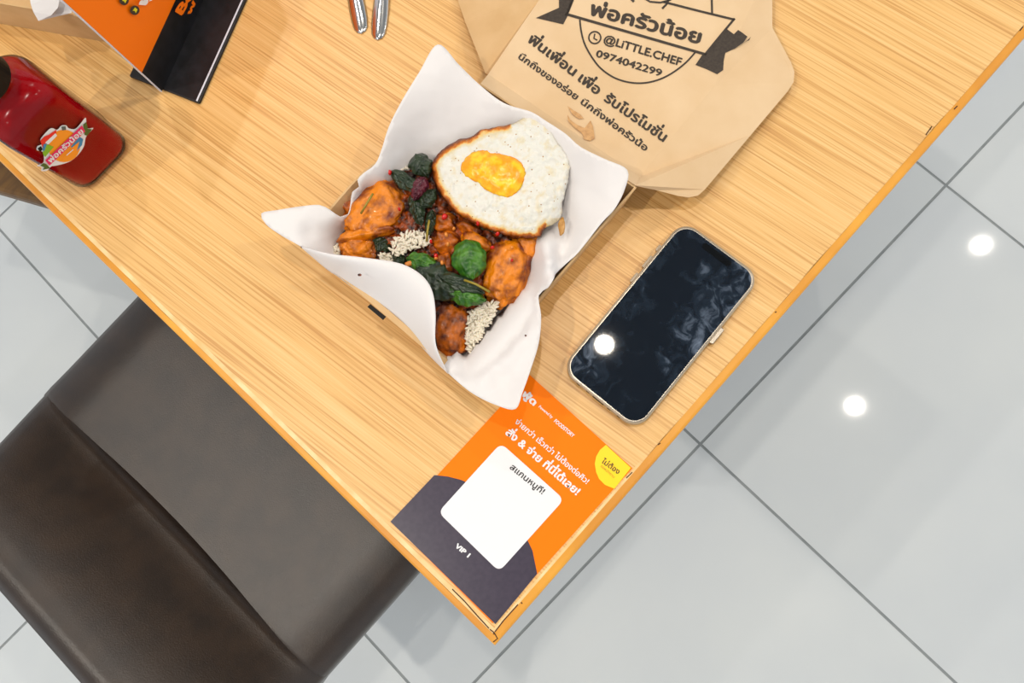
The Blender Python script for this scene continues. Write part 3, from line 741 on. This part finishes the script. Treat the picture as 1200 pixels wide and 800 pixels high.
for pts, lb in (([(544, 328, 50), (558, 333, 51), (574, 342, 49)], 'thin brown green basil stalk over the lower leaf clump'), ([(437, 227, 49), (430, 238, 51), (423, 250, 46)], 'short yellow green basil stalk on the largest chicken piece'),
                ([(503, 258, 45), (501, 270, 45), (500, 283, 42)], 'thin green basil stalk beside the middle chicken lumps')):
    o = fix(mk('basil_stalk', *tube([W(x, y, TZ + h / 1000) for x, y, h in pts], .0008, 8), 'stem', None, True)); tag(o, lb, 'stalk')
def bits(name, spots, m, noun, cat, group, rr, top):
    for i, (x, y, k_, where) in enumerate(spots):
        blob(name, x, y, rr * k_, rr * k_ * .7, R_.uniform(0, 3), top, m, noun + ' ' + where, cat, 30 + i, group, 2.2, .3, 2)
bits('chilli_piece', [(521, 254, 1.3, 'on the small brown chicken lump under the egg'), (511, 300, 1.1, 'at the tip of the green leaf left of the round bright leaf'), (505, 283, .8, 'right of the central rice patch'),
    (583, 274, .9, 'just under the lower egg rim'), (577, 290, .8, 'above the long right chicken piece'), (468, 245, .7, 'on the right end of the largest chicken piece'),
    (457, 202, .9, 'at the far paper edge beside the long grey leaf'), (560, 262, .8, 'on the dark leaf scrap along the egg'), (515, 318, .9, 'on top of the large dark leaf'), (600, 305, .6, 'on the upper half of the long right chicken piece')],
    'chili', 'red chilli bit', 'chilli', 'red chilli bits on the food', 3.1, 46)
bits('garlic_piece', [(523, 275, 1, 'between the two middle brown chicken lumps'), (525, 286, 1, 'on top of the middle brown chicken lump'), (518, 308, 1, 'on the little lump between the leaf clumps'), (511, 303, .8, 'just below the chilli on the green leaf tip'),
    (532, 268, .7, 'on the dark chicken strip near the egg'), (600, 290, .7, 'at the upper end of the long right chicken piece'), (479, 309, 1.6, 'at the edge of the folded paper below the rice patch')],
    'garlic', 'pale orange garlic bit', 'garlic', 'garlic bits on the food', 2.8, 46)
# rice: uncountable grains
def rice(spots, n):
    vs, fs = [], []
    bm = bmesh.new(); bmesh.ops.create_icosphere(bm, subdivisions=1, radius=1)
    bv = [v.co.copy() for v in bm.verts]; bf = [[q.index for q in f.verts] for f in bm.faces]; bm.free()
    for (poly, top, cnt) in spots:
        xs = [p[0] for p in poly]; ys = [p[1] for p in poly]; c = 0
        while c < cnt:
            x, y = R_.uniform(min(xs), max(xs)), R_.uniform(min(ys), max(ys))
            if not inside((x, y), poly): continue
            c += 1; p = Vector(W(x, y, TZ + (top - R_.uniform(0, 2.6)) / 1000)); rot = Matrix.Rotation(R_.uniform(0, 6.28), 3, 'Z') @ Matrix.Rotation(R_.uniform(-.22, .22), 3, 'Y')
            k0 = len(vs); L = R_.uniform(.0022, .0031)
            vs += [p + rot @ Vector((v.x * L, v.y * .0010, v.z * .0010)) for v in bv]; fs += [[i + k0 for i in f] for f in bf]
    return mk('rice', vs, fs, 'rice', None, True)
o = rice([([(455, 292), (463, 279), (478, 270), (500, 275), (504, 285), (492, 290), (478, 292), (466, 300)], 41, 150),
          ([(549, 366), (562, 360), (572, 354), (584, 354), (579, 370), (568, 384), (560, 400), (549, 414), (546, 395)], 33, 260),
          ([(443, 300), (452, 296), (462, 302), (459, 309), (446, 308)], 36, 30), ([(386, 297), (395, 286), (400, 292), (396, 301)], 30, 26),
          ([(470, 190), (486, 184), (484, 194), (470, 202)], 33, 24)], 0)
tag(o, 'white cooked rice grains showing between the chicken and leaves', 'rice', kind='stuff')
# fried egg
eo = [(506, 196), (511, 183), (525, 170), (540, 163), (553, 160), (563, 153), (580, 149), (597, 146), (608, 141), (620, 136), (634, 140), (645, 152), (656, 170), (666, 183), (668, 200), (664, 220), (659, 238), (658, 252), (650, 262), (638, 268), (633, 277), (618, 279), (600, 277), (580, 272), (556, 262), (534, 249), (518, 230), (509, 212)]
eo = densify(eo, 3)
eo = [(x + 1.3 * noise.noise(Vector((x * .2, y * .2, 0))), y + 1.3 * noise.noise(Vector((x * .2, y * .2, 8)))) for x, y in eo]
zc = tps([(506, 196, 43), (525, 169, 44), (560, 155, 45), (600, 146, 47), (640, 148, 47), (667, 190, 45), (660, 240, 41), (634, 275, 41), (580, 272, 44), (532, 248, 45), (512, 220, 44), (580, 205, 50), (620, 220, 47), (640, 230, 49), (628, 180, 50), (560, 240, 47), (540, 190, 47), (645, 205, 46), (600, 250, 46), (620, 245, 49), (650, 225, 46)], .002)
def ze(x, y):
    d = dist_poly((x, y), eo); e = min(1, d / 7)
    return zc(x, y) - 2.2 * (1 - e) ** 2 + 1.2 * noise.noise(Vector((x * .07, y * .07, 2))) + .9 * noise.noise(Vector((x * .22, y * .22, 3))) + .35 * noise.noise(Vector((x * .55, y * .55, 3))) + (1.6 * noise.noise(Vector((x * .35, y * .35, 6))) * (1 - e))
egg = thing('fried_egg', 'fried egg with runny yellow yolk and browned rim lying on the food', 'egg', W(585, 210, TZ + .04))
ew, ev = relief('egg_white', eo, ze, 2.2, 'egg', egg)
at = ew.data.attributes.new('crisp', 'FLOAT', 'POINT')
def crisp(x, y):
    d = dist_poly((x, y), eo)
    side = 1.0 if (x < 560 or y > 255) else (.75 if y < 165 and x < 600 else .12)
    side *= 1.0 if x < 640 else .3
    v = max(0, 1 - d / 11) * side * 1.15
    if side < .2: v += .0
    return v
# attribute order follows mesh vertices
for i, (x, y) in enumerate(ev): at.data[i].value = crisp(x, y)
solid(ew, .0016)
yo = densify([(540, 197), (545, 186), (553, 179), (563, 176), (574, 177), (590, 181), (603, 185), (612, 192), (616, 203), (613, 214), (607, 224), (597, 231), (585, 229), (572, 224), (557, 213), (545, 206)], 2.5)
yo = [(x + 1.2 * noise.noise(Vector((x * .3, y * .3, 1))), y + 1.2 * noise.noise(Vector((x * .3, y * .3, 9)))) for x, y in yo]
def zy(x, y):
    d = dist_poly((x, y), yo); e = min(1, d / 13)
    return zc(x, y) + .3 + 3.2 * math.sin(e * math.pi / 2) + .6 * noise.noise(Vector((x * .15, y * .15, 2))) + .35 * noise.noise(Vector((x * .5, y * .5, 2)))
yk, _ = relief('yolk', yo, zy, 2.5, 'yolk', egg)
vv = list(yk.data.vertices)
solid(yk, .002)
o, _ = relief('egg_scrap', densify([(654, 262), (659, 254), (662, 262), (661, 271), (657, 276), (655, 270)], 2), lambda x, y: 40 + noise.noise(Vector((x * .3, y * .3, 0))), 3, 'grease', None)
solid(o, .001); tag(o, 'small browned egg scrap lying on the paper right of the egg', 'egg')
for i, (x, y) in enumerate([(421.5, 322), (590, 366), (616, 393), (353.5, 289.5)]):
    h = zpap(x, y) + 1.2 if i else 67
    b_ = blob('crumb', x, y, 2.2 if i == 0 else 1.2, 1.6 if i == 0 else 1.1, 0, h, 'sauce', ['brown sauce speck on the folded near side of the paper', 'dark speck on the paper just right of the rice', 'dark speck on the lower paper flap, left of the phone', 'dark speck at the left end of the box rim'][i], 'crumb', 50 + i, None, .8, .2, 2)

# ================================================================== DRINK BOTTLE
bc = (.0560, .4925); hw = .0275
bo = thing('drink_bottle', 'square clear plastic bottle of red drink with round sticker and black cap', 'bottle', (bc[0], bc[1], TZ))
def bottle_mesh(o_, z0, ztop, neck=True):
    rings = []
    def ring(s, r, z):
        return [(x, y, TZ + z * 1.13) for x, y in rrect(bc[0], bc[1], 2 * s, 2 * s, min(r, s - .0005), 0, 6)]
    rings.append(ring(hw - .006 - o_, .010, z0)); rings.append(ring(hw - .002 - o_, .012, z0 + .0015)); rings.append(ring(hw - o_, .012, z0 + .006))
    for z_ in (.03, .055, .070): rings.append(ring(hw - o_, .012, z_))
    for s, r_, z_ in ((.0270, .0125, .076), (.0255, .014, .082), (.0225, .016, .088), (.0188, .0175, .0925), (.0170, .0168, .095)):
        if z_ <= ztop: rings.append(ring(s - o_, r_ - o_, z_))
    if neck: rings += [ring(.0165, .0163, .098), ring(.0165, .0163, .104)]
    vs, fs = [], []; k = len(rings[0])
    for rg in rings: vs += rg
    for i in range(len(rings) - 1):
        for j in range(k): a, b = i * k + j, i * k + (j + 1) % k; fs.append([a, b, b + k, a + k])
    fs += [list(range(k))[::-1], [(len(rings) - 1) * k + j for j in range(k)]]
    return vs, fs
fix(mk('body', *bottle_mesh(0, 0, .2), 'shell', bo, True))
fix(mk('drink', *bottle_mesh(.0012, .0015, .0885, False), 'liquid', bo, True))
fix(mk('cap', *lathe([(.0165, TZ + .1125), (.0188, TZ + .1130), (.0190, TZ + .114), (.0190, TZ + .1265), (.0178, TZ + .1280), (.002, TZ + .1282)], *bc, seg=40), 'cap', bo, False))
PB = Plane((0, bc[1] - hw - .0003, TZ), (0, 1, 0))
st = pprint('label', densify([(100.5, 138), (102, 150), (109.5, 150), (101, 160), (98, 172), (90, 183), (80, 190), (66, 194), (60, 195), (55, 200), (48, 200), (49, 196), (43, 194), (51, 190), (50, 178), (43, 176), (44, 171), (49, 169), (47, 164), (53, 156), (60, 150), (67, 152), (72, 147), (78, 147), (80, 150), (88, 151), (95, 144)], 2), PB, 'white', bo, .0002)
pl = lambda pts, m, n='label_print', lf=.0004: pprint(n, pts, PB, m, st, lf)
pl(circ(75, 171, 19), 'lorange')
pl([(93, 160), (97.5, 163), (96, 170), (90, 177), (83, 172)], 'blue', lf=.0005)
pl([(78, 178), (93, 166), (90, 177), (82, 184), (72, 189)], 'lorange', lf=.0006)
pl([(47, 165), (52, 160), (57, 158), (66, 152), (66, 160), (58, 168), (51, 175)], 'red', lf=.0006)
pl([(53, 167), (65, 156), (67, 159), (56, 170)], 'white', lf=.0007)
pl([(52, 170), (56, 169), (63, 172), (53, 184), (50, 180)], 'lgreen', lf=.0007)
pl([(51, 169), (55, 168), (52, 177), (50, 176)], 'blue', lf=.0008)
pl([(44, 174), (48, 171), (50, 175), (47, 178)], 'cap', lf=.0005)
pl([(72, 148.5), (77, 148), (77.5, 152), (73, 153)], 'lgrey', lf=.0006)
pl([(97.5, 146), (101, 143), (103, 151), (108, 151.5), (102, 159), (99, 158)], 'green', lf=.0006)
pl([(51, 191), (54, 192), (59, 197), (50, 199), (52, 196), (47, 194)], 'green', lf=.0006)
pl([(53, 188), (96, 147), (100, 154), (58, 194)], 'pink', lf=.0009)
letter('พ่อครัวน้อย', (59.5, 191), (98, 155), 4.6, PB, 'white', st, .03, .0011)
sprint('label_print', [stroke([(78, 182), (86, 175)], 1.0)], PB, 'white', st, .0010)

# ================================================================== MENU STAND
Ac = W(190, 107, TZ + .003); b1 = W(233, 121, TZ + .003); b0 = W(151, 89, TZ + .003); bb = W(288, -1, TZ + .003)
crd = (bb - b1); crd[2] = 0; crd /= np.linalg.norm(crd); bd = (b0 - b1); bd[2] = 0; wb = np.linalg.norm(bd); bd /= wb
ms = thing('menu_stand', 'standing menu board with orange and black face beside the red bottle', 'sign', tuple(W(230, 40, TZ)))
LB = .155
def quad3(p, u, lu, v, lv, n, th):
    vs = [p, p + u * lu, p + u * lu + v * lv, p + v * lv]; vs = vs + [x + n * th for x in vs]
    return vs, [[0, 1, 2, 3], [4, 5, 6, 7], [0, 1, 5, 4], [1, 2, 6, 5], [2, 3, 7, 6], [3, 0, 4, 7]]
up = np.array([0, 0, 1.])
p = b1.copy(); p[2] = TZ + .0002
bevel(fix(mk('base', *quad3(p, crd, LB, bd, wb, up, .0028), 'blackboard', ms)), .001)
bevel(fix(mk('base_edge', *quad3(p + crd * .001 + bd * .0016 + up * .0029, crd, LB - .002, bd, .0014, up, .0005), 'edgewhite', ms)), .0002)
Pp = np.array([Ac[0], Ac[1], TZ + .003])
fix(mk('board', *quad3(Pp, crd, LB - .004, up, .165, bd, .0016), 'blackboard', ms))
fix(mk('board_edge', *quad3(Pp - crd * .0008, crd, .0009, up, .165, bd, .0018), 'edgewhite', ms))
nb = -bd
PM = Plane(Pp + nb * .0001, nb)
def onboard(s, z_): return Pp + crd * s + up * z_ + nb * .0002
hb = (WP(167, 83, Pp, bd)[2] - Pp[2])
s0 = 0.0
vs = [onboard(0, hb), onboard(LB - .004, hb), onboard(LB - .004, .164), onboard(0, .164)]
mk('orange_face', vs, [[0, 1, 2, 3]], 'tentorange', ms)
for cx, cy in ((145.5, 0.5), (158, 12)):
    pprint('printed_icon', circ(cx, cy, 5.6), PM, 'ink', ms, .0003); pprint('printed_icon', [(cx - 2.6, cy + .5), (cx + .3, cy - 3.4), (cx + 3.2, cy - .8), (cx + 1.2, cy + 3.4), (cx - .2, cy + .8)], PM, 'lime', ms, .0005)
letter('ฟู', (170, 8), (181, -12), 8, PM, 'white', ms, .04, .0003)
letter('Bo', (213.5, 17), (229, -9), 9, PM, 'tentorange', ms, .05, .0003)
letter('ฟ', (223, 17), (230, 3), 3.5, PM, 'tentorange', ms, .04, .0003)

# ================================================================== CUTLERY
def handle(name, tip, dirp, label, fork=False, g=None):
    a = W(tip[0], tip[1], TZ)[:2]; b = W(dirp[0], dirp[1], TZ)[:2]; d = (b - a) / np.linalg.norm(b - a); n = np.array([-d[1], d[0]])
    t = thing(name, label, name, (a[0], a[1], TZ))
    def lens_strip(prof, nm):
        vs, fs = [], []; k = 9
        for s, w_, z_, th in prof:
            for j in range(k):
                v = -1 + 2 * j / (k - 1); c = a + d * s + n * w_ * 1.2 * v; vs.append((c[0], c[1], TZ + z_ + th * (1 - v * v)))
            for j in range(k):
                v = 1 - 2 * j / (k - 1); c = a + d * s + n * w_ * 1.2 * v * .96; vs.append((c[0], c[1], TZ + z_ - .0003))
        K = 2 * k
        for i in range(len(prof) - 1):
            for j in range(K): fs.append([i * K + j, i * K + (j + 1) % K, (i + 1) * K + (j + 1) % K, (i + 1) * K + j])
        fs += [list(range(K)), [(len(prof) - 1) * K + j for j in range(K)]]
        return fix(mk(nm, vs, fs, 'steel', t, True))
    lens_strip([(0, .0006, .0006, .0006), (.0015, .0030, .0006, .0012), (.005, .0047, .0006, .0017), (.012, .0056, .0007, .0022), (.022, .0058, .0009, .0026), (.04, .0052, .002, .0028), (.07, .0038, .004, .0030), (.1, .0028, .006, .003), (.12, .0032, .007, .003)], 'handle')
    if fork:
        lens_strip([(.12, .0032, .007, .003), (.13, .009, .005, .002), (.145, .012, .003, .0015), (.155, .012, .002, .0015)], 'fork_head')
        for q in (-.0095, -.0032, .0032, .0095):
            c = a + d * .154 + n * q; e = a + d * .195 + n * q * .9
            fix(mk('tine', *tube([(c[0], c[1], TZ + .003), (e[0], e[1], TZ + .0022)], [.0014, .0008], 6), 'steel', t))
    else:
        vs, fs = [], []; nu, nr = 24, 6
        for i in range(nr + 1):
            for k_ in range(nu):
                f = i / nr; an_ = 2 * math.pi * k_ / nu; c = a + d * (.145 + .029 * f * math.cos(an_)) + n * (.019 * f * math.sin(an_)); vs.append((c[0], c[1], TZ + .0015 + .0055 * f * f))
        for i in range(nr):
            for k_ in range(nu): q, r2 = i * nu + k_, i * nu + (k_ + 1) % nu; fs.append([q, r2, r2 + nu, q + nu])
        solid(mk('bowl', vs, fs, 'steel', t, True), .0009)
handle('spoon', (424.5, 40), (417, -2), 'left of the two steel cutlery handles at the top table area')
handle('fork', (443, 47.5), (448, 0), 'right steel cutlery handle, reaching slightly nearer the food', True)

# ================================================================== SECOND BOX, mostly outside the frame
p0 = W(-4, 27, TZ)[:2]; p1 = W(128, 50, TZ)[:2]; d = (p1 - p0); ln = np.linalg.norm(d); d /= ln; n = np.array([-d[1], d[0]])
if n @ (p0 - CAM[:2]) < 0: n = -n
s2 = thing('takeout_box', 'second kraft takeaway box partly visible behind the menu board', 'box', (p0[0] + n[0] * .07, p0[1] + n[1] * .07, TZ))
o_ = p1 + d * .004
bs = [o_, o_ - d * .155, o_ - d * .155 + n * .125, o_ + n * .125]
cxy = sum(bs) / 4; tp = [q + (q - cxy) * .07 for q in bs]
def w2(i, j):
    th = .93; ii = lambda q: cxy + (q - cxy) * .985
    vs = [(*bs[i], TZ + .0003), (*bs[j], TZ + .0003), (*ii(bs[j]), TZ + .0003), (*ii(bs[i]), TZ + .0003), (*tp[i], TZ + .045), (*tp[j], TZ + .045), (*ii(tp[j]), TZ + .045), (*ii(tp[i]), TZ + .045)]
    fix(mk('side_wall', vs, [[0, 1, 2, 3], [4, 5, 6, 7], [0, 1, 5, 4], [1, 2, 6, 5], [2, 3, 7, 6], [3, 0, 4, 7]], 'kraft', s2))
for i in range(4): w2(i, (i + 1) % 4)
mk('base', *prism([tuple(q) for q in bs], TZ + .0003, TZ + .001), 'kraft', s2)
s3 = thing('paper_liner', 'white paper corner sticking out of the box behind the menu board', 'paper', (p0[0] + n[0] * .05, p0[1] + n[1] * .05, TZ + .04))
o = sheet('sheet', [(34, -8, 60), (36, 5, 60), (39, 14, 58), (45, 24.5, 54), (60, 18, 56), (68, 9, 58), (71, -8, 62)], 'paper', s3, .0003)
o = sheet('sheet_fold', [(46, 24.3, 50), (84, 15, 50), (80, -8, 50), (68, -8, 52), (60, 17, 52)], 'paper', s3, .0003)
